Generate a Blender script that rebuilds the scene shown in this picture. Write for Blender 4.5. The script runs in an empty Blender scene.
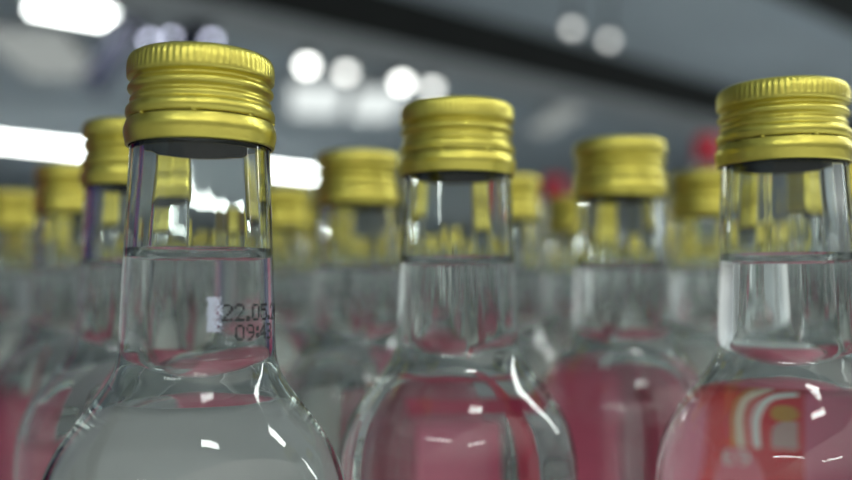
import bpy, bmesh, math, random
from mathutils import Vector, Matrix
random.seed(4)
sc = bpy.context.scene
COL = sc.collection
PI = math.pi

# ------------------------------------------------------------------ camera
F = 870.0
PITCH = math.radians(2.97)
CAMZ = 0.153
CAM = Vector((0, 0, CAMZ))
FWD = Vector((0, math.cos(PITCH), math.sin(PITCH)))
UP = Vector((0, -math.sin(PITCH), math.cos(PITCH)))

cam = bpy.data.cameras.new('camera')
cam.sensor_width = 36.0
cam.lens = 36.0 * F / 852.0
cam.clip_start = 0.01
cam.clip_end = 200
cam.dof.use_dof = True
cam.dof.focus_distance = 0.170
cam.dof.aperture_fstop = 6.0
camo = bpy.data.objects.new('camera', cam)
COL.objects.link(camo)
camo.location = CAM
camo.rotation_euler = (PI / 2 + PITCH, 0, 0)
sc.camera = camo


def ray(px, py):
    return (FWD + Vector((1, 0, 0)) * ((px - 426) / F) + UP * ((240 - py) / F))


def at_height(px, py, h):
    """the point above the camera by h that the photo shows at this pixel"""
    d = ray(px, py)
    return CAM + d * (h / d.z)


# aisle directions of the shop
AZ = math.radians(49.0)
U = Vector((math.sin(AZ), math.cos(AZ), 0))      # along the aisles and girders
V = Vector((-math.cos(AZ), math.sin(AZ), 0))     # across them, away from us
ROTZ = PI / 2 - AZ                               # turns local x onto U

# ------------------------------------------------------------------ helpers


def link(name, bm, mats, parent=None, smooth=True):
    me = bpy.data.meshes.new(name)
    bm.to_mesh(me)
    bm.free()
    for m in (mats if isinstance(mats, (list, tuple)) else [mats]):
        me.materials.append(m)
    if smooth:
        me.polygons.foreach_set('use_smooth', [True] * len(me.polygons))
    o = bpy.data.objects.new(name, me)
    COL.objects.link(o)
    if parent is not None:
        o.parent = parent
    return o


def tag(o, label, cat, group=None, kind=None):
    o['label'] = label
    o['category'] = cat
    if group:
        o['group'] = group
    if kind:
        o['kind'] = kind
    return o


def empty(name, loc=(0, 0, 0), rz=0.0):
    o = bpy.data.objects.new(name, None)
    o.empty_display_size = 0.02
    COL.objects.link(o)
    o.location = loc
    o.rotation_euler = (0, 0, rz)
    return o


def add_box(bm, c, s, mi=0, bevel=0.0, rot=None):
    r = bmesh.ops.create_cube(bm, size=1.0)
    vs = r['verts']
    for v in vs:
        v.co = Vector((v.co.x * s[0], v.co.y * s[1], v.co.z * s[2]))
    fs = set(f for v in vs for f in v.link_faces)
    if bevel > 0:
        es = list(set(e for v in vs for e in v.link_edges))
        rr = bmesh.ops.bevel(bm, geom=es, offset=bevel, segments=2, affect='EDGES', profile=0.6)
        fs = set(rr['faces']) | set(f for f in fs if f.is_valid)
        vs = list(set(v for f in fs for v in f.verts))
    for v in vs:
        p = v.co
        if rot is not None:
            p = rot @ p
        v.co = p + Vector(c)
    for f in fs:
        f.material_index = mi
    return vs


def lathe(bm, prof, n, rfun=None, closed=False, mi=None):
    """prof: list of (r, z); faces wound so that normals point to the left-hand outside of the profile
    walked upwards (outwards for an outer wall walked bottom to top)."""
    rings = []
    for (r, z) in prof:
        if r < 1e-6:
            rings.append([bm.verts.new((0, 0, z))])
        else:
            rg = []
            for k in range(n):
                a = 2 * PI * k / n
                rr = r if rfun is None else rfun(r, z, a)
                rg.append(bm.verts.new((rr * math.cos(a), rr * math.sin(a), z)))
            rings.append(rg)
    for i in range(len(rings) - 1):
        A, B = rings[i], rings[i + 1]
        for k in range(n):
            k2 = (k + 1) % n
            if len(A) == 1 and len(B) == 1:
                continue
            if len(A) == 1:
                f = bm.faces.new((A[0], B[k2], B[k]))
            elif len(B) == 1:
                f = bm.faces.new((A[k], A[k2], B[0]))
            else:
                f = bm.faces.new((A[k], A[k2], B[k2], B[k]))
            if mi is not None:
                f.material_index = mi if isinstance(mi, int) else mi[i]
    return rings


def smooth_prof(pts, sub=5):
    """Catmull-Rom through profile points"""
    out = []
    n = len(pts)
    for i in range(n - 1):
        p0 = pts[max(i - 1, 0)]
        p1 = pts[i]
        p2 = pts[i + 1]
        p3 = pts[min(i + 2, n - 1)]
        for s in range(sub):
            t = s / sub
            q = []
            for a in range(2):
                q.append(0.5 * ((2 * p1[a]) + (-p0[a] + p2[a]) * t + (2 * p0[a] - 5 * p1[a] + 4 * p2[a] - p3[a]) * t * t
                                + (-p0[a] + 3 * p1[a] - 3 * p2[a] + p3[a]) * t ** 3))
            out.append(tuple(q))
    out.append(pts[-1])
    return out


# ------------------------------------------------------------------ materials


def principled(name, color, rough=0.5, metal=0.0, noise=0.0, nscale=40.0, bump=0.0, bscale=200.0, spec=0.5):
    m = bpy.data.materials.new(name)
    m.use_nodes = True
    nt = m.node_tree
    b = nt.nodes['Principled BSDF']
    b.inputs['Roughness'].default_value = rough
    b.inputs['Metallic'].default_value = metal
    b.inputs['Specular IOR Level'].default_value = spec
    tc = nt.nodes.new('ShaderNodeTexCoord')
    nz = nt.nodes.new('ShaderNodeTexNoise')
    nz.inputs['Scale'].default_value = nscale
    nz.inputs['Detail'].default_value = 4
    nt.links.new(tc.outputs['Object'], nz.inputs['Vector'])
    rp = nt.nodes.new('ShaderNodeValToRGB')
    lo = [max(0, c * (1 - noise)) for c in color]
    hi = [min(1, c * (1 + noise)) for c in color]
    rp.color_ramp.elements[0].color = (*lo, 1)
    rp.color_ramp.elements[1].color = (*hi, 1)
    rp.color_ramp.elements[0].position = 0.3
    rp.color_ramp.elements[1].position = 0.7
    nt.links.new(nz.outputs['Fac'], rp.inputs['Fac'])
    nt.links.new(rp.outputs['Color'], b.inputs['Base Color'])
    if bump > 0:
        n2 = nt.nodes.new('ShaderNodeTexNoise')
        n2.inputs['Scale'].default_value = bscale
        nt.links.new(tc.outputs['Object'], n2.inputs['Vector'])
        bp = nt.nodes.new('ShaderNodeBump')
        bp.inputs['Strength'].default_value = bump
        bp.inputs['Distance'].default_value = 0.0005
        nt.links.new(n2.outputs['Fac'], bp.inputs['Height'])
        nt.links.new(bp.outputs['Normal'], b.inputs['Normal'])
    return m


def glass(name, ior, color=(1, 1, 1), rough=0.0):
    m = bpy.data.materials.new(name)
    m.use_nodes = True
    nt = m.node_tree
    nt.nodes.remove(nt.nodes['Principled BSDF'])
    g = nt.nodes.new('ShaderNodeBsdfGlass')
    g.inputs['IOR'].default_value = ior
    g.inputs['Color'].default_value = (*color, 1)
    g.inputs['Roughness'].default_value = rough
    nt.links.new(g.outputs[0], nt.nodes['Material Output'].inputs['Surface'])
    return m


def emit(name, color, strength):
    m = bpy.data.materials.new(name)
    m.use_nodes = True
    nt = m.node_tree
    nt.nodes.remove(nt.nodes['Principled BSDF'])
    e = nt.nodes.new('ShaderNodeEmission')
    e.inputs['Color'].default_value = (*color, 1)
    e.inputs['Strength'].default_value = strength
    nt.links.new(e.outputs[0], nt.nodes['Material Output'].inputs['Surface'])
    return m


N_GLASS, N_LIQ = 1.50, 1.35
M_GLASS = glass('bottle_glass', N_GLASS, (0.982, 0.995, 0.988))
M_LIQSIDE = glass('liquid_against_glass', N_LIQ / N_GLASS, (0.996, 1.0, 0.998))
M_LIQTOP = glass('liquid_surface', N_LIQ, (1, 1, 1))
M_GOLD = principled('gold_lacquered_aluminium', (0.67, 0.59, 0.115), 0.30, 0.92, 0.04, 300, 0.12, 900)
M_REDCAP = principled('red_plastic', (0.62, 0.012, 0.045), 0.35, 0.0, 0.05)
M_INK = principled('black_ink', (0.012, 0.012, 0.014), 0.6)
M_STEEL = principled('shelf_grey_paint', (0.42, 0.43, 0.43), 0.45, 0.0, 0.04, 20)
M_LINER = principled('cap_liner', (0.006, 0.008, 0.004), 0.8, 0, 0, 40, 0, 200, 0.05)


def label_material(name, base, swirl=True):
    """outside print of the label: red with a white swirl and a gold flash, laid out in the label's own UVs"""
    m = bpy.data.materials.new(name)
    m.use_nodes = True
    nt = m.node_tree
    L = nt.links.new
    b = nt.nodes['Principled BSDF']
    b.inputs['Roughness'].default_value = 0.35
    uv = nt.nodes.new('ShaderNodeUVMap')
    sep = nt.nodes.new('ShaderNodeSeparateXYZ')
    L(uv.outputs['UV'], sep.inputs[0])

    def math_(op, a, c=None, v=None):
        n = nt.nodes.new('ShaderNodeMath')
        n.operation = op
        if isinstance(a, (int, float)):
            n.inputs[0].default_value = a
        else:
            L(a, n.inputs[0])
        if c is not None:
            if isinstance(c, (int, float)):
                n.inputs[1].default_value = c
            else:
                L(c, n.inputs[1])
        return n.outputs[0]

    def ring(cx, cy, r, w, sx=1.0):
        dx = math_('MULTIPLY', math_('SUBTRACT', sep.outputs[0], cx), sx)
        dy = math_('SUBTRACT', sep.outputs[1], cy)
        d = math_('SQRT', math_('ADD', math_('MULTIPLY', dx, dx), math_('MULTIPLY', dy, dy)))
        return math_('LESS_THAN', math_('ABSOLUTE', math_('SUBTRACT', d, r)), w)

    def mix(fac, a, bcol):
        n = nt.nodes.new('ShaderNodeMix')
        n.data_type = 'RGBA'
        L(fac, n.inputs[0])
        if isinstance(a, tuple):
            n.inputs[6].default_value = (*a, 1)
        else:
            L(a, n.inputs[6])
        n.inputs[7].default_value = (*bcol, 1)
        return n.outputs[2]
    nz = nt.nodes.new('ShaderNodeTexNoise')
    nz.inputs['Scale'].default_value = 6
    L(uv.outputs['UV'], nz.inputs['Vector'])
    col = mix(math_('GREATER_THAN', nz.outputs['Fac'], 0.62), base, tuple(c * 0.85 for c in base))
    if swirl:
        U_, V_ = sep.outputs[0], sep.outputs[1]
        red = math_('MULTIPLY', math_('GREATER_THAN', U_, 0.512), math_('LESS_THAN', math_('ADD', U_, math_('MULTIPLY', V_, 0.25)), 0.945))
        col = mix(red, col, (0.72, 0.004, 0.016))
        col = mix(math_('MULTIPLY', red, ring(0.655, 0.80, 0.0, 0.06, 1.0)), col, (0.80, 0.16, 0.22))
        left = math_('MULTIPLY', math_('GREATER_THAN', U_, 0.525), math_('GREATER_THAN', V_, 0.862))
        col = mix(math_('MULTIPLY', left, ring(0.54, 0.872, 0.0, 0.036, 0.9)), col, (0.62, 0.40, 0.36))
        col = mix(ring(0.552, 0.925, 0.0, 0.020, 0.7), col, (0.62, 0.30, 0.03))
        col = mix(math_('MULTIPLY', left, ring(0.527, 0.888, 0.094, 0.010, 1.03)), col, (0.92, 0.90, 0.86))
        gl = math_('MULTIPLY', left, math_('GREATER_THAN', U_, 0.575))
        col = mix(math_('MULTIPLY', gl, ring(0.527, 0.888, 0.124, 0.008, 1.0)), col, (0.92, 0.84, 0.66))
        col = mix(math_('MULTIPLY', gl, ring(0.527, 0.888, 0.139, 0.004, 1.0)), col, (0.70, 0.36, 0.06))
    L(col, b.inputs['Base Color'])
    return m


M_LAB_RED = label_material('red_label_print', (0.58, 0.06, 0.11), False)
M_LAB_BACK = principled('pink_label_reverse', (0.76, 0.16, 0.27), 0.6, 0.0, 0.06, 120)
M_LAB_INNER = label_material('printed_label_reverse', (0.76, 0.16, 0.27))
M_LAB_PALE = principled('pale_label_reverse', (0.80, 0.82, 0.79), 0.6, 0.0, 0.04, 120)
M_CRIMSON = principled('crimson_label_reverse', (0.60, 0.05, 0.13), 0.6, 0.0, 0.06, 120)
M_LAB_GREY = principled('grey_label_reverse', (0.56, 0.57, 0.56), 0.6, 0.0, 0.04, 120)

# ------------------------------------------------------------------ the bottle (z = 0 at its base)
ZC = 0.180                                        # bottom edge of the cap
LEVEL = -0.0200                                   # liquid level below it
NSEG = 144

outer_mm = [(29.0 - 4, 0 - 180), (27.6, -179.2), (28.7, -177), (28.75, -172), (28.75, -150), (28.75, -120), (28.75, -95), (28.75, -80), (28.75, -72.5),
            (28.6, -69), (28.05, -65), (26.9, -61), (25.0, -57), (22.3, -53), (19.6, -49.5), (17.4, -46.5), (15.9, -44), (15.05, -41.5), (14.75, -39),
            (14.55, -34), (14.25, -26), (13.95, -18), (13.65, -10), (13.4, -4), (13.25, 0), (13.2, 3.0)]
outer = smooth_prof([(r / 1000, ZC + z / 1000) for r, z in outer_mm], 4)
lip = [(0.0130, ZC + 0.0045), (0.0128, ZC + 0.008), (0.0125, ZC + 0.014), (0.0121, ZC + 0.0158), (0.0113, ZC + 0.0158), (0.0106, ZC + 0.0148)]
inner_mm = [(10.4, 8), (10.55, 0), (10.9, -6), (11.4, -12), (11.75, -18), (12.0, -26), (12.3, -34), (12.5, -38.5), (12.9, -41.5), (13.8, -44.5),
            (15.6, -47.5), (18.0, -51), (20.8, -54.8), (23.2, -58.8), (25.0, -63), (25.9, -67), (26.25, -71), (26.3, -80), (26.3, -120), (26.3, -150), (26.2, -168), (25.2, -172.5),
            (20, -174.5), (10, -173.5)]
inner = smooth_prof([(r / 1000, ZC + z / 1000) for r, z in inner_mm], 4) + [(0.0, ZC - 0.173)]


def wavy(r, z, a):
    """moulded glass: the inner wall is never quite round"""
    w = (0.55 * math.sin(3 * a + 0.6) + 0.45 * math.sin(5 * a + 1.9) + 0.36 * math.sin(8 * a + 0.3)
         + 0.25 * math.sin(13 * a + 2.2) + 0.16 * math.sin(21 * a + 1.1))
    k = 0.00012 * min(1.0, r / 0.010)
    return r + k * w


def wavy_out(r, z, a):
    w = 0.6 * math.sin(2 * a + 0.5) + 0.4 * math.sin(7 * a + 50 * z)
    return r + 0.00004 * w


zl = ZC + LEVEL
up_part = [p for p in inner if p[1] > zl + 1e-5]
dn_part = [p for p in inner if p[1] < zl - 1e-5]
t = (up_part[-1][1] - zl) / (up_part[-1][1] - dn_part[0][1])
r_l = up_part[-1][0] * (1 - t) + dn_part[0][0] * t


def build_glass(parent):
    bm = bmesh.new()
    base = [(0.0, ZC - 0.176), (0.012, ZC - 0.1765), (0.021, ZC - 0.179)]
    lathe(bm, base + outer, NSEG, wavy_out)
    # lip and inner wall down to the liquid, continuing from the outer wall
    lathe(bm, [outer[-1]] + lip, NSEG, wavy_out)
    lathe(bm, [lip[-1]] + up_part + [(r_l, zl)], NSEG, wavy)
    return link('glass', bm, M_GLASS, parent)


def build_liquid(parent):
    bm = bmesh.new()
    side = [(r_l, zl)] + dn_part
    side = side[::-1]                             # bottom centre up to the rim, normals outwards
    lathe(bm, side, NSEG, wavy, mi=0)
    # surface with its meniscus climbing the wall
    men = [(r_l, zl)]
    for d in (0.00008, 0.0002, 0.0004, 0.0007, 0.001, 0.0014, 0.0019, 0.0025, 0.0032, 0.004, 0.005, 0.0062, 0.0075, 0.009):
        men.append((r_l - d, zl - 0.0026 * (1 - math.exp(-d / 0.0016))))
    men.append((0.0, zl - 0.0026))
    lathe(bm, men, NSEG, wavy, mi=1)
    bmesh.ops.remove_doubles(bm, verts=bm.verts, dist=1e-7)
    return link('liquid', bm, [M_LIQSIDE, M_LIQTOP], parent)


def cap_prof_main():
    mm = [(13.35, 4.75), (13.75, 4.75), (14.02, 4.95), (14.22, 5.5), (14.25, 6.1), (14.1, 6.75), (13.7, 7.25), (13.36, 7.55), (13.3, 7.8), (13.45, 8.05), (13.5, 8.35), (13.3, 8.75), (13.03, 9.1),
          (13.03, 9.45), (13.4, 9.75), (13.8, 10.15), (13.92, 10.6), (13.75, 11.05), (13.35, 11.45), (13.03, 11.8), (13.02, 12.1), (13.3, 12.35), (13.7, 12.55)]
    return [(r / 1000, ZC + z / 1000) for r, z in mm]


def cap_prof_ring():
    mm = [(13.55, -0.35), (13.95, -0.4), (14.12, -0.2), (14.2, 0.25), (14.28, 0.8), (14.45, 1.5), (14.55, 2.2), (14.5, 2.9), (14.32, 3.5), (14.15, 4.0), (14.05, 4.35), (13.9, 4.5), (13.35, 4.5)]
    return [(r / 1000, ZC + z / 1000) for r, z in mm]


def build_cap(parent, mat):
    bm = bmesh.new()
    n = 288
    prof = smooth_prof(cap_prof_main(), 2)
    knurl = [(14.02, 12.8, 0), (14.08, 13.2, 0.15), (14.1, 13.8, 0.7), (14.1, 14.3, 1), (14.06, 15.2, 1), (13.96, 15.9, 1), (13.74, 16.5, 0.7), (13.38, 17.0, 0.25), (12.9, 17.3, 0), (12.2, 17.42, 0), (8, 17.45, 0), (0, 17.45, 0)]
    kz = {}
    full = list(prof)
    for r, z, k in knurl:
        p = (r / 1000, ZC + z / 1000)
        kz[round(p[1], 7)] = k
        full.append(p)

    def rf(r, z, a):
        k = kz.get(round(z, 7), 0) if r > 0.013 else 0
        return r - k * 0.00013 * (1 - math.cos(72 * a)) / 2 * 1.6
    lathe(bm, full, n, rf)
    # underside and liner that sit on the lip
    lathe(bm, [(0.0, ZC + 0.0161), (0.0127, ZC + 0.0161), (0.0129, ZC + 0.012), (0.0129, ZC + 0.009), (0.01315, ZC + 0.0075), (0.0132, ZC + 0.006), (0.01335, ZC + 0.00475)], n, mi=1)
    cap = link('cap', bm, [mat, M_LINER if mat is M_GOLD else mat], parent)
    bm = bmesh.new()
    rings = lathe(bm, cap_prof_ring(), n)
    # little bridges across the score line
    for k in range(8):
        a = 2 * PI * (k + 0.2) / 8
        add_box(bm, (0.0139 * math.cos(a), 0.0139 * math.sin(a), ZC + 0.00462), (0.0005, 0.0009, 0.0004), rot=Matrix.Rotation(a, 3, 'Z'))
    lathe(bm, [(0.01355, ZC - 0.00035), (0.0134, ZC - 0.0002), (0.01335, ZC + 0.0045)][::-1], n, mi=1)
    link('tamper_band', bm, [mat, M_LINER if mat is M_GOLD else mat], cap)
    return cap


def body_r(z):
    for (ra, za), (rb, zb) in zip(outer, outer[1:]):
        if za <= z <= zb and zb > za:
            return ra + (rb - ra) * (z - za) / (zb - za)
    return 0.02875


def build_label(parent, centre, halfw, z0, z1, back, name='label', front=None):
    """a paper label wrapped on the outside of the body; printed outside, its reverse shows through the glass"""
    bm = bmesh.new()
    uvl = bm.loops.layers.uv.new('UVMap')
    n, m = 40, 40
    r0, r1 = 0.00012, 0.00024

    def grid(dr):
        g = []
        for j in range(m + 1):
            row = []
            for i in range(n + 1):
                s = i / n
                tt = j / m
                e = 0.0
                if j == m:                       # softly arched upper edge
                    e = 0.0
                a = centre + halfw * (2 * s - 1)
                z = z0 + (z1 - z0) * tt + e
                r = body_r(z) + dr
                row.append(bm.verts.new((r * math.cos(a), r * math.sin(a), z)))
            g.append(row)
        return g
    gi, go = grid(r0), grid(r1)
    for j in range(m):
        for i in range(n):
            f = bm.faces.new((go[j][i], go[j][i + 1], go[j + 1][i + 1], go[j + 1][i]))
            f.material_index = 0
            for lp, (s, tt) in zip(f.loops, ((i / n, j / m), ((i + 1) / n, j / m), ((i + 1) / n, (j + 1) / m), (i / n, (j + 1) / m))):
                lp[uvl].uv = (s, tt)
            f = bm.faces.new((gi[j][i], gi[j + 1][i], gi[j + 1][i + 1], gi[j][i + 1]))
            f.material_index = 1
            for lp, (s, tt) in zip(f.loops, ((i / n, j / m), (i / n, (j + 1) / m), ((i + 1) / n, (j + 1) / m), ((i + 1) / n, j / m))):
                lp[uvl].uv = (s, tt)
    for i in range(n):
        for j in (0, m):
            bm.faces.new((gi[j][i], gi[j][i + 1], go[j][i + 1], go[j][i])).material_index = 1
    for j in range(m):
        for i in (0, n):
            bm.faces.new((gi[j][i], gi[j + 1][i], go[j + 1][i], go[j][i])).material_index = 1
    return link(name, bm, [front or M_LAB_RED, back], parent)


# dot-matrix lettering as an ink-jet coder prints it
DOT = {
    '6': ['01110', '10000', '10000', '11110', '10001', '10001', '01110'],
    '0': ['01110', '10001', '10001', '10001', '10001', '10001', '01110'],
    '2': ['01110', '10001', '00001', '00010', '00100', '01000', '11111'],
    '5': ['11111', '10000', '11110', '00001', '00001', '10001', '01110'],
    '9': ['01110', '10001', '10001', '01111', '00001', '00010', '01100'],
    '4': ['00010', '00110', '01010', '10010', '11111', '00010', '00010'],
    '3': ['11110', '00001', '00001', '01110', '00001', '00001', '11110'],
    '.': ['00', '00', '00', '00', '00', '11', '11'],
    ':': ['00', '11', '11', '00', '11', '11', '00'],
}


def build_date(parent, lines, name='date_print', mat=None, sq=1.0, inside=False):
    """lines: (text, start angle, z of the baseline, dot pitch)"""
    bm = bmesh.new()
    for text, a0, zb, pitch in lines:
        s = 0.0
        for ch in text:
            rows = DOT[ch]
            w = len(rows[0])
            for j, row in enumerate(rows):
                for i, c in enumerate(row):
                    if c == '0':
                        continue
                    z = zb + (6 - j) * pitch * 1.08 * sq
                    r = body_r(z) + (-0.000005 if inside else 0.00003)
                    a = a0 + (-1 if inside else 1) * (s + i * pitch) / r
                    cx = Vector((r * math.cos(a), r * math.sin(a), z))
                    ta = Vector((-math.sin(a), math.cos(a), 0))
                    no = Vector((math.cos(a), math.sin(a), 0))
                    R = pitch * random.uniform(0.52, 0.70)
                    off = ta * random.uniform(-.1, .1) * pitch + Vector((0, 0, random.uniform(-.1, .1) * pitch))
                    ring = [bm.verts.new(cx + off + no * 0.00004 + ta * (R * math.cos(q * PI / 4)) + Vector((0, 0, sq * R * math.sin(q * PI / 4)))) for q in range(8)]
                    base = [bm.verts.new(v.co - no * 0.00004) for v in ring]
                    bm.faces.new(ring)
                    for q in range(8):
                        bm.faces.new((base[q], base[(q + 1) % 8], ring[(q + 1) % 8], ring[q]))
            s += (w + 1.1) * pitch
    return link(name, bm, mat or M_INK, parent, smooth=False)


def make_bottle(mat):
    root = empty('glass_bottle')
    g = build_glass(root)
    li = build_liquid(root)
    cap = build_cap(root, mat)
    return root


def dup_tree(o, parent=None):
    c = o.copy()
    COL.objects.link(c)
    if parent is not None:
        c.parent = parent
    for ch in list(o.children):
        dup_tree(ch, c)
    return c


proto = make_bottle(M_GOLD)
G_Y = 'bottles with gold screw caps on the shelf'
# x, y, turn of the bottle, label centre direction relative to the line away from the camera (None: none), reverse
FRONT = math.radians(-90)                        # label direction towards the camera side
BOTTLES = [
    # x, y, spin, label angle (deg, 90 = away from camera), half width deg, top below cap mm, reverse, text
    (-0.0440, 0.1690, 0.0, 80, 88, -61, 'grey', 'clear bottle with date 22.05.24 printed on its neck, leftmost of the front row'),
    (0.0077, 0.2140, 1.1, 90, 13, -70.5, 'pink', 'clear gold-capped bottle in the middle of the picture, pink label showing through its body'),
    (0.0803, 0.1945, 2.3, 85, 58, -60, 'pink', 'clear gold-capped bottle at the right edge with a red swirl label seen through it'),
    (-0.0805, 0.2400, 0.4, 120, 50, -74, 'pink', 'gold-capped bottle half hidden directly left of the bottle with the printed date'),
    (-0.0231, 0.2940, 3.3, 30, 50, -72, 'pink', 'gold-capped bottle standing between the dated bottle and the middle bottle'),
    (0.0600, 0.2685, 5.0, 116, 26, -63, 'pink', 'gold-capped bottle between the middle bottle and the bottle at the right edge'),
    (0.1110, 0.3420, 0.8, 60, 60, -72, 'pink', 'gold-capped bottle peeping out just left of the right-edge bottle, below a red cap'),
    (0.0330, 0.3570, 2.9, 90, 60, -72, 'pink', 'gold-capped bottle peeping out right behind the cap of the middle bottle'),
    (0.0750, 0.4380, 4.1, 80, 60, -72, 'pink', 'small blurred gold-capped bottle in front of the left one of two red caps'),
    (-0.0675, 0.4060, 5.6, 90, 60, -72, 'pink', 'blurred gold-capped bottle seen just right of the dated bottle, before the white light'),
    (-0.1330, 0.3280, 1.7, 60, 60, -72, 'pink', 'second gold-capped bottle from the left edge of the picture, blurred'),
    (-0.2000, 0.4180, 2.2, 90, 60, -72, 'pink', 'blurred gold-capped bottle cut off by the left edge of the picture'),
    (0.1274, 0.2773, 3.7, 80, 50, -72, 'pink', 'gold-capped bottle right behind the right-edge bottle, seen only through its glass'),
]
FARTEXT = 'far gold-capped bottle glimpsed only as a blur through the necks of nearer bottles'
for j in range(0, 9):
    for i in range(-6, 14):
        x = -0.0443 + i * 0.054 - j * 0.040 + random.uniform(-.005, .005)
        y = 0.169 + i * 0.052 + j * 0.072 + random.uniform(-.005, .005)
        if y < 0.40 or y > 0.86 or abs(x) > 0.53 * y:
            continue
        if min((x - 0.162) ** 2 + (y - 1.1) ** 2, (x - 0.309) ** 2 + (y - 0.95) ** 2) < 0.065 ** 2:
            continue
        if min((x - b[0]) ** 2 + (y - b[1]) ** 2 for b in BOTTLES) < 0.061 ** 2:
            continue
        BOTTLES.append((x, y, random.uniform(0, 6), 90 + random.uniform(-60, 60), 60, -72, random.choice(('grey', 'grey', 'grey', 'pink')), FARTEXT))


def place(i, spec, src, scale=1.0, name=None):
    x, y, spin, la, hw, top, rev, text = spec
    o = dup_tree(src) if i > 0 else src
    o.location = (x, y, 0)
    for ch in o.children:                        # the glass is turned, the label directions stay in the shop's frame
        if ch.name.startswith('glass') or ch.name.startswith('liquid') or ch.name.startswith('cap'):
            ch.rotation_euler = (0, 0, spin)
    return o


made = []
for i, s in enumerate(BOTTLES):
    o = place(i, s, proto)
    tag(o, s[7], 'bottle', G_Y)
    made.append(o)
FAR_LABEL = {}
for o, s in zip(made, BOTTLES):
    x, y, spin, la, hw, top, rev, text = s
    bearing = math.atan2(y, x) - PI / 2          # straight away from the camera is 90 deg in the view's own frame
    if text == FARTEXT:
        if rev in FAR_LABEL:
            fl = FAR_LABEL[rev].copy()
            COL.objects.link(fl)
        else:
            fl = build_label(o, 0, math.radians(hw), ZC - 0.150, ZC + top / 1000, M_LAB_PALE if rev == 'grey' else M_LAB_BACK)
        fl.parent = o
        fl.rotation_euler = (0, 0, math.radians(la) + bearing)
        FAR_LABEL[rev] = fl
        continue
    lab = build_label(o, math.radians(la) + bearing, math.radians(hw), ZC - 0.150, ZC + top / 1000, M_LAB_GREY if rev == 'grey' else M_LAB_INNER if o is made[2] else M_LAB_BACK)

# the date on the neck of the dated bottle: baseline heights from the cap's lower edge, angles towards the camera
b0 = made[0]
toward = math.atan2(-0.169, 0.0443)
build_date(b0, [('22.05.24', toward + math.radians(16.6), ZC - 0.0333, 0.00041), ('09:43', toward + math.radians(26.6), ZC - 0.0369, 0.00039)])

# white figures beside the swirl on the printed reverse of the right-edge bottle's label
M_WHITEPRINT = principled('white_label_print', (0.92, 0.92, 0.90), 0.5)
cR = math.radians(85) + math.atan2(0.1945, 0.0803) - PI / 2
build_date(made[2], [('69', cR + math.radians(58) * (2 * 0.690 - 1), ZC - 0.0745, 0.00031)], 'label_figures', M_WHITEPRINT, 0.80, True)
# a white patch of small speckles just left of the date
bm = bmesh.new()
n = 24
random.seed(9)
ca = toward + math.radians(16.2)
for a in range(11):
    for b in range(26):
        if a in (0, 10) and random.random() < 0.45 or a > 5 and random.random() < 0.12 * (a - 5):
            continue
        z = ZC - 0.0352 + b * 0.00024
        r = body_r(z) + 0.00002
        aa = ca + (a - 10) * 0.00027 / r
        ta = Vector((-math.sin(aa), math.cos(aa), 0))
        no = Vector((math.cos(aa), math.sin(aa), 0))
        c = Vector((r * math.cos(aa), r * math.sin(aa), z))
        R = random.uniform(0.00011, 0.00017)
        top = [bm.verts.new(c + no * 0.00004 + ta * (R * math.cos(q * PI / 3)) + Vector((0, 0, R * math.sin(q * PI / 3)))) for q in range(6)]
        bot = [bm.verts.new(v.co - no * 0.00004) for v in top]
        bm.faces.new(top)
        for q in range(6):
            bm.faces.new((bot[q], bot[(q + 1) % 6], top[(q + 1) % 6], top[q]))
pp = link('speckled_patch', bm, principled('white_speckle', (0.62, 0.66, 0.78), 0.6), b0, smooth=False)
pp['label'] = 'white speckled patch'
random.seed(11)
# a crimson band on the far side of the middle bottle, above its label
aC = math.atan2(0.217, 0.0077)
lab = build_label(made[1], aC + math.radians(2), math.radians(62), ZC - 0.0607, ZC - 0.0592, M_CRIMSON, 'label_line')
lab['label'] = 'thin crimson line above the label'
lab = build_label(made[1], aC - math.radians(6), math.radians(21), ZC - 0.0697, ZC - 0.0660, M_CRIMSON, 'label_band')
lab['label'] = 'crimson band above the label'

# ---- taller bottles with red caps behind
redp = empty('glass_bottle')
build_glass(redp)
build_liquid(redp)
build_cap(redp, M_REDCAP)
REDS = [(0.162, 1.10, 1.465, 'tall bottle with a red cap behind the gold caps, left one of two'),
        (0.309, 0.95, 1.60, 'tall bottle with a red cap behind the gold caps, next to the right-edge bottle')]
for i, (x, y, k, text) in enumerate(REDS):
    o = redp if i == 0 else dup_tree(redp)
    o.location = (x, y, 0)
    o.scale = (1.0, 1.0, k)
    tag(o, text, 'bottle', 'red-capped bottles at the back')

# ------------------------------------------------------------------ shelf the bottles stand on
bm = bmesh.new()
add_box(bm, (0, 0, -0.015), (1.7, 1.1, 0.03), 0, 0.003)
sh = link('shelf', bm, M_STEEL, smooth=False)
sh.location = Vector((0.0, 0.18, 0)) + V * 0.42 + U * 0.2
sh.rotation_euler = (0, 0, ROTZ)
tag(sh, 'grey metal shelf board under the bottles', 'shelf')
FLOORZ = -1.1
for sx in (-0.76, 0.76):
    for sy in (-0.5, 0.5):
        bm = bmesh.new()
        add_box(bm, (sx, sy, (FLOORZ - 0.03) / 2), (0.05, 0.05, -FLOORZ - 0.03), 0, 0.002)
        link('shelf_post', bm, M_STEEL, sh, smooth=False)

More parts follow.
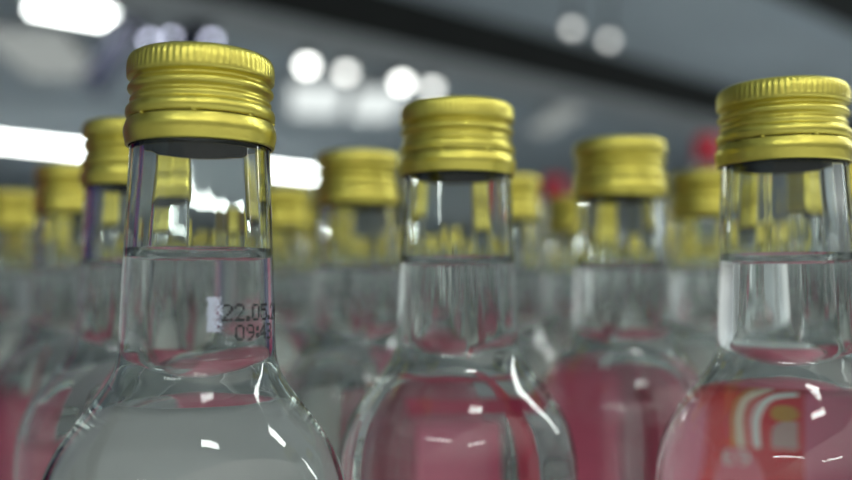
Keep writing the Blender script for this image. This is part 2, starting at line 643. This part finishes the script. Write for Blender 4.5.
# a tall carton further left on the shelf, mirrored and bent in the left edges of the necks
M_CARTON = principled('navy_carton_print', (0.035, 0.03, 0.16), 0.45, 0, 0.05)
M_MAGENTA = principled('magenta_carton_print', (0.50, 0.02, 0.14), 0.45, 0, 0.05)
cart = empty('carton', (-0.34, 0.33, 0), 0.35)
bm = bmesh.new()
add_box(bm, (0, 0, 0.15), (0.09, 0.22, 0.30), 0, 0.002)
link('box', bm, M_CARTON, cart, smooth=False)
bm = bmesh.new()
add_box(bm, (0.0, 0, 0.15), (0.092, 0.06, 0.302), 0, 0.002)
link('colour_band', bm, M_MAGENTA, cart, smooth=False)
tag(cart, 'navy carton with a magenta band, seen bent in the left edges of bottle necks', 'carton')

# ------------------------------------------------------------------ the shop around
M_CEIL = principled('ceiling_grey', (0.62, 0.70, 0.75), 0.8, 0, 0.08, 0.6)
M_WALL = principled('wall_grey', (0.6, 0.67, 0.72), 0.8, 0, 0.10, 0.5)
M_FLOOR = principled('floor_tile', (0.62, 0.64, 0.66), 0.3, 0, 0.06, 1.0)
M_BEAM = principled('girder_shade_dark', (0.010, 0.012, 0.010), 0.7, 0, 0.1, 2)  # near-black carries the girder side's shade; hangers, cords and holders share it
M_BEAMG = principled('girder_lit_flange', (0.55, 0.57, 0.57), 0.6, 0, 0.1, 2)  # lighter grey holds the light falling on the girder's underside
M_DUCT = principled('duct_zinc', (0.50, 0.53, 0.52), 0.5, 0.2, 0.1, 2)
M_NAVY = principled('navy_banner', (0.008, 0.011, 0.04), 0.6, 0, 0.1, 2)
M_HOUSING = principled('lamp_housing_white', (0.75, 0.76, 0.76), 0.5, 0, 0.02)
M_TUBE = emit('fluorescent_light', (0.95, 1.0, 0.97), 14.0)
M_TUBE2 = emit('aisle_tube_light', (0.95, 1.0, 0.97), 22.0)
M_PANEL = emit('ceiling_panel_light', (0.93, 1.0, 0.98), 0.9)
M_PANELD = emit('dim_ceiling_panel_light', (0.93, 1.0, 0.96), 0.33)
M_SPOT = emit('spot_lamp_light', (0.98, 1.0, 0.95), 9.0)
M_SPOTD = emit('dim_spot_lamp_light', (0.98, 1.0, 0.95), 4.5)
M_SPOTF = emit('faint_spot_lamp_light', (0.98, 1.0, 0.95), 2.6)
M_SPOTB = emit('spot_lamp_bluish_light', (0.75, 0.78, 1.0), 6.0)

CH = 2.45                                         # ceiling above the camera


def slab(name, cu, cv, su, sv, z0, z1, mat, kind='structure'):
    bm = bmesh.new()
    add_box(bm, (0, 0, 0), (su, sv, z1 - z0))
    o = link(name, bm, mat, smooth=False)
    o.location = U * cu + V * cv + Vector((0, 0, (z0 + z1) / 2))
    o.rotation_euler = (0, 0, ROTZ)
    if kind:
        o['kind'] = kind
    return o


slab('ceiling', 14, 14.2, 60, 32.4, CAMZ + CH, CAMZ + CH + 0.2, M_CEIL)
slab('floor', 14, 9, 60, 40, FLOORZ - 0.2, FLOORZ, M_FLOOR)
slab('wall_back', 14, 29, 60, 0.3, FLOORZ, CAMZ + CH, M_WALL)


def uv_of(p):
    q = p - CAM
    return q.dot(U), q.dot(V)


def lamp(name, p, length, width, label, group, mat=M_TUBE, rot=None, drop=0.10):
    """ceiling light: housing with a glowing diffuser under it, hung from the ceiling by two rods"""
    root = empty(name, p, ROTZ if rot is None else rot)
    bm = bmesh.new()
    add_box(bm, (0, 0, 0.05), (length + 0.04, width + 0.04, 0.06), 0, 0.005)
    link('housing', bm, M_HOUSING, root, smooth=False)
    bm = bmesh.new()
    add_box(bm, (0, 0, 0.0), (length, width, 0.04), 0, 0.01)
    link('diffuser', bm, mat, root, smooth=False)
    gap = CAMZ + CH - (p.z + 0.08)
    if gap > 0.02:
        for s in (-0.4, 0.4):
            bm = bmesh.new()
            add_box(bm, (s * length, 0, 0.08 + gap / 2), (0.02, 0.02, gap))
            link('hanger', bm, M_BEAM, root, smooth=False)
    tag(root, label, 'ceiling light', group)
    return root


# the long row of light at the left
p0, p1 = at_height(-60, 135, 2.2), at_height(316, 175, 2.2)
d = (p1 - p0)
lamp('ceiling_light', (p0 + p1) / 2, d.length, 0.34, 'long white light strip running behind the left bottles', 'ceiling lights', rot=math.atan2(d.y, d.x))
# the light cut by the top left of the frame
p0, p1 = at_height(36, 3, 2.2), at_height(108, 16, 2.2)
d = (p1 - p0)
lamp('ceiling_light', (p0 + p1) / 2, d.length, 0.40, 'short bright white light at the top left of the picture', 'ceiling lights', rot=math.atan2(d.y, d.x))
# rows above and behind the camera that light the bottles
ang = math.radians(34)
mid = Vector((2.15, 0.85, 0)) + Vector((math.cos(ang), math.sin(ang), 0)) * 6.0
lamp('ceiling_light', CAM + mid + Vector((0, 0, 2.2)), 12.0, 0.2, 'long light strip overhead to the right, mirrored as streaks on the bottle shoulders', 'ceiling lights', M_TUBE2, rot=ang)
for (x, y, ln, rz, text) in ((0.65, -0.9, 0.5, 0.25, 'short light tube overhead, mirrored in the upper bottle shoulders'), (-1.2, -2.7, 1.6, -0.3, 'light tube overhead and behind, mirrored in the lower bottle shoulders'), (1.1, -3.2, 1.2, 0.5, 'light tube farther behind, mirrored in the bottle shoulders')):
    lamp('ceiling_light', CAM + Vector((x, y, 2.2)), ln, 0.09, text, 'ceiling lights', M_TUBE2, rot=rz)
# dim lit panels far off in the ceiling
for (px, py, wpx, text) in ((316, 102, 50, 'pale lit ceiling panel just right of the dated cap'), (376, 106, 46, 'pale lit ceiling panel left above the middle cap'), (46, 58, 74, 'dim pale ceiling panel below the top left light'), (556, 121, 24, 'small dim ceiling panel between the middle cap and the red cap')):
    p = at_height(px, py, 2.2)
    D = p.y
    lamp('ceiling_panel', p, wpx * D / F, 1.6, text, 'ceiling panels', M_PANELD if 'dim' in text else M_PANEL, rot=0.15)
# second girder, top right
q = at_height(852, 30, 2.0)
cu, cv = uv_of(q)
slab('ceiling_beam', cu + 3, cv - 0.33, 30, 0.66, CAMZ + 2.0, CAMZ + CH, M_BEAM)

# girder: underside's light and sides' shade are put into the colours
q = at_height(426, 53, 2.0)
cu, cv = uv_of(q)
g = slab('ceiling_beam', cu + 3, cv + 0.33 , 30, 0.66, CAMZ + 2.02, CAMZ + CH, M_BEAM)
g2 = slab('beam_flange', cu + 3, cv + 0.33, 30, 0.66, CAMZ + 2.0, CAMZ + 2.019, M_BEAMG, None)
g2.parent = g
g2.matrix_parent_inverse = Matrix.Identity(4)
g2.location = (0, 0, -(CH - 2.02) / 2 - 0.0095)
g2.rotation_euler = (0, 0, 0)

# navy banners hanging askew by the top left lights
for (px, py, L_, text) in ((116, 50, 0.75, 'navy banner hanging askew left of the dated cap'), (196, 30, 0.45, 'navy banner hanging askew behind the dated cap')):
    p = at_height(px, py, 1.95)
    root = empty('banner', p, 0)
    k = p.y / 7.0
    bm = bmesh.new()
    add_box(bm, (0, 0, 0), (0.21 * k, 0.02, L_ * k), rot=Matrix.Rotation(math.radians(33), 3, 'Y'))
    link('cloth', bm, M_NAVY, root, smooth=False)
    bm = bmesh.new()
    zt = 0.42 * L_ * k
    gap = CAMZ + CH - (p.z + zt)
    add_box(bm, (0.27 * L_ * k, 0, zt + gap / 2), (0.01, 0.01, gap))
    link('cord', bm, M_BEAM, root, smooth=False)
    tag(root, text, 'banner', 'hanging banners')

# pale shop racks beyond the bottles, level with the necks
M_RACK = principled('rack_white_paint', (0.80, 0.82, 0.82), 0.5, 0, 0.04, 3)
M_RACKG = principled('rack_green_panel', (0.10, 0.42, 0.16), 0.5, 0, 0.04, 3)
for k, (px, D, wd) in enumerate(((60, 5.0, 1.0), (330, 5.6, 0.8), (560, 5.2, 0.7), (700, 4.6, 0.9), (930, 4.2, 1.0), (1250, 3.4, 1.0), (-300, 4.0, 1.0))):
    rk = empty('shop_rack', ((px - 426) / F * D, D, FLOORZ), ROTZ - PI / 4 + (k % 3) * 0.2)
    Hh = CAMZ + 0.42 - FLOORZ
    bm = bmesh.new()
    add_box(bm, (0, 0.2, Hh / 2), (wd, 0.03, Hh), 0, 0.004)
    link('back_panel', bm, M_RACKG if k == 4 else M_RACK, rk, smooth=False)
    for sx in (-1, 1):
        bm = bmesh.new()
        add_box(bm, (sx * wd / 2, 0, Hh / 2), (0.04, 0.42, Hh), 0, 0.004)
        link('side_panel', bm, M_RACK, rk, smooth=False)
    for q in range(5):
        bm = bmesh.new()
        add_box(bm, (0, -0.01, 0.12 + q * 0.36), (wd - 0.04, 0.38, 0.025), 0, 0.004)
        link('rack_shelf', bm, M_STEEL, rk, smooth=False)
    tag(rk, 'pale shop rack beyond the bottles, a blur seen through their glass', 'rack', 'racks across the shop')

# spot lamps
for (px, py, h, r, mat, text) in (
        (307, 65, 2.1, 0.065, M_SPOT, 'round bright spot of light just right of the dated cap'),
        (346, 72, 2.1, 0.065, M_SPOTD, 'second round spot of light right of the dated cap'),
        (402, 82, 2.1, 0.065, M_SPOT, 'round spot of light directly above the middle cap'),
        (432, 88, 2.1, 0.065, M_SPOTD, 'dim round spot of light above the middle cap, under the girder'),
        (572, 28, 2.05, 0.04, M_SPOTF, 'left one of two round spots of light on the dark girder'),
        (609, 40, 2.05, 0.04, M_SPOTF, 'right one of two round spots of light on the dark girder'),
        (115, 36, 2.1, 0.035, M_SPOTB, 'bluish spot of light left above the dated cap'),
        (150, 40, 2.1, 0.035, M_SPOTB, 'bluish spot of light behind the left of the dated cap'),
        (172, 38, 2.1, 0.035, M_SPOTB, 'bluish spot of light behind the top of the dated cap'),
        (212, 40, 2.1, 0.035, M_SPOTB, 'bluish spot of light behind the right of the dated cap')):
    p = at_height(px, py, h)
    root = empty('spot_lamp', p, 0)
    bm = bmesh.new()
    bmesh.ops.create_uvsphere(bm, u_segments=16, v_segments=8, radius=r)
    link('bulb', bm, mat, root)
    bm = bmesh.new()
    lathe(bm, [(r * 1.2, r * 0.3), (r * 1.2, r * 1.6), (r * 0.6, r * 2.2), (0, r * 2.2)], 16)
    gap = CAMZ + CH - p.z - r * 2.2
    add_box(bm, (0, 0, r * 2.2 + gap / 2), (0.02, 0.02, gap))
    link('lamp_holder', bm, M_BEAM, root)
    tag(root, text, 'spot lamp', 'spot lamps')

# ------------------------------------------------------------------ world and colour management
w = bpy.data.worlds.new('shop_ambient')
sc.world = w
w.use_nodes = True
nt = w.node_tree
bg = nt.nodes['Background']
tc = nt.nodes.new('ShaderNodeTexCoord')
sx = nt.nodes.new('ShaderNodeSeparateXYZ')
nt.links.new(tc.outputs['Generated'], sx.inputs[0])
mr = nt.nodes.new('ShaderNodeMapRange')
mr.inputs['From Min'].default_value = -1
mr.inputs['From Max'].default_value = 1
nt.links.new(sx.outputs['Z'], mr.inputs['Value'])
rp = nt.nodes.new('ShaderNodeValToRGB')
els = rp.color_ramp.elements
els[0].position = 0.0
els[0].color = (0.66, 0.67, 0.64, 1)
els[1].position = 1.0
els[1].color = (1.0, 1.0, 0.97, 1)
for p, c in ((0.42, (0.43, 0.435, 0.415, 1)), (0.50, (0.06, 0.065, 0.065, 1)), (0.59, (0.09, 0.10, 0.10, 1)), (0.74, (0.73, 0.74, 0.71, 1))):
    e = els.new(p)
    e.color = c
nt.links.new(mr.outputs[0], rp.inputs['Fac'])
nt.links.new(rp.outputs['Color'], bg.inputs['Color'])
bg.inputs['Strength'].default_value = 1.7

sc.view_settings.view_transform = 'Standard'
sc.view_settings.look = 'None'
sc.view_settings.gamma = 1
sc.view_settings.use_curve_mapping = False
sc.view_settings.exposure = 0.12
cy = sc.cycles
cy.max_bounces = 28
cy.transmission_bounces = 26
cy.glossy_bounces = 10
cy.diffuse_bounces = 4
cy.transparent_max_bounces = 16
cy.sample_clamp_indirect = 8
cy.blur_glossy = 0.3
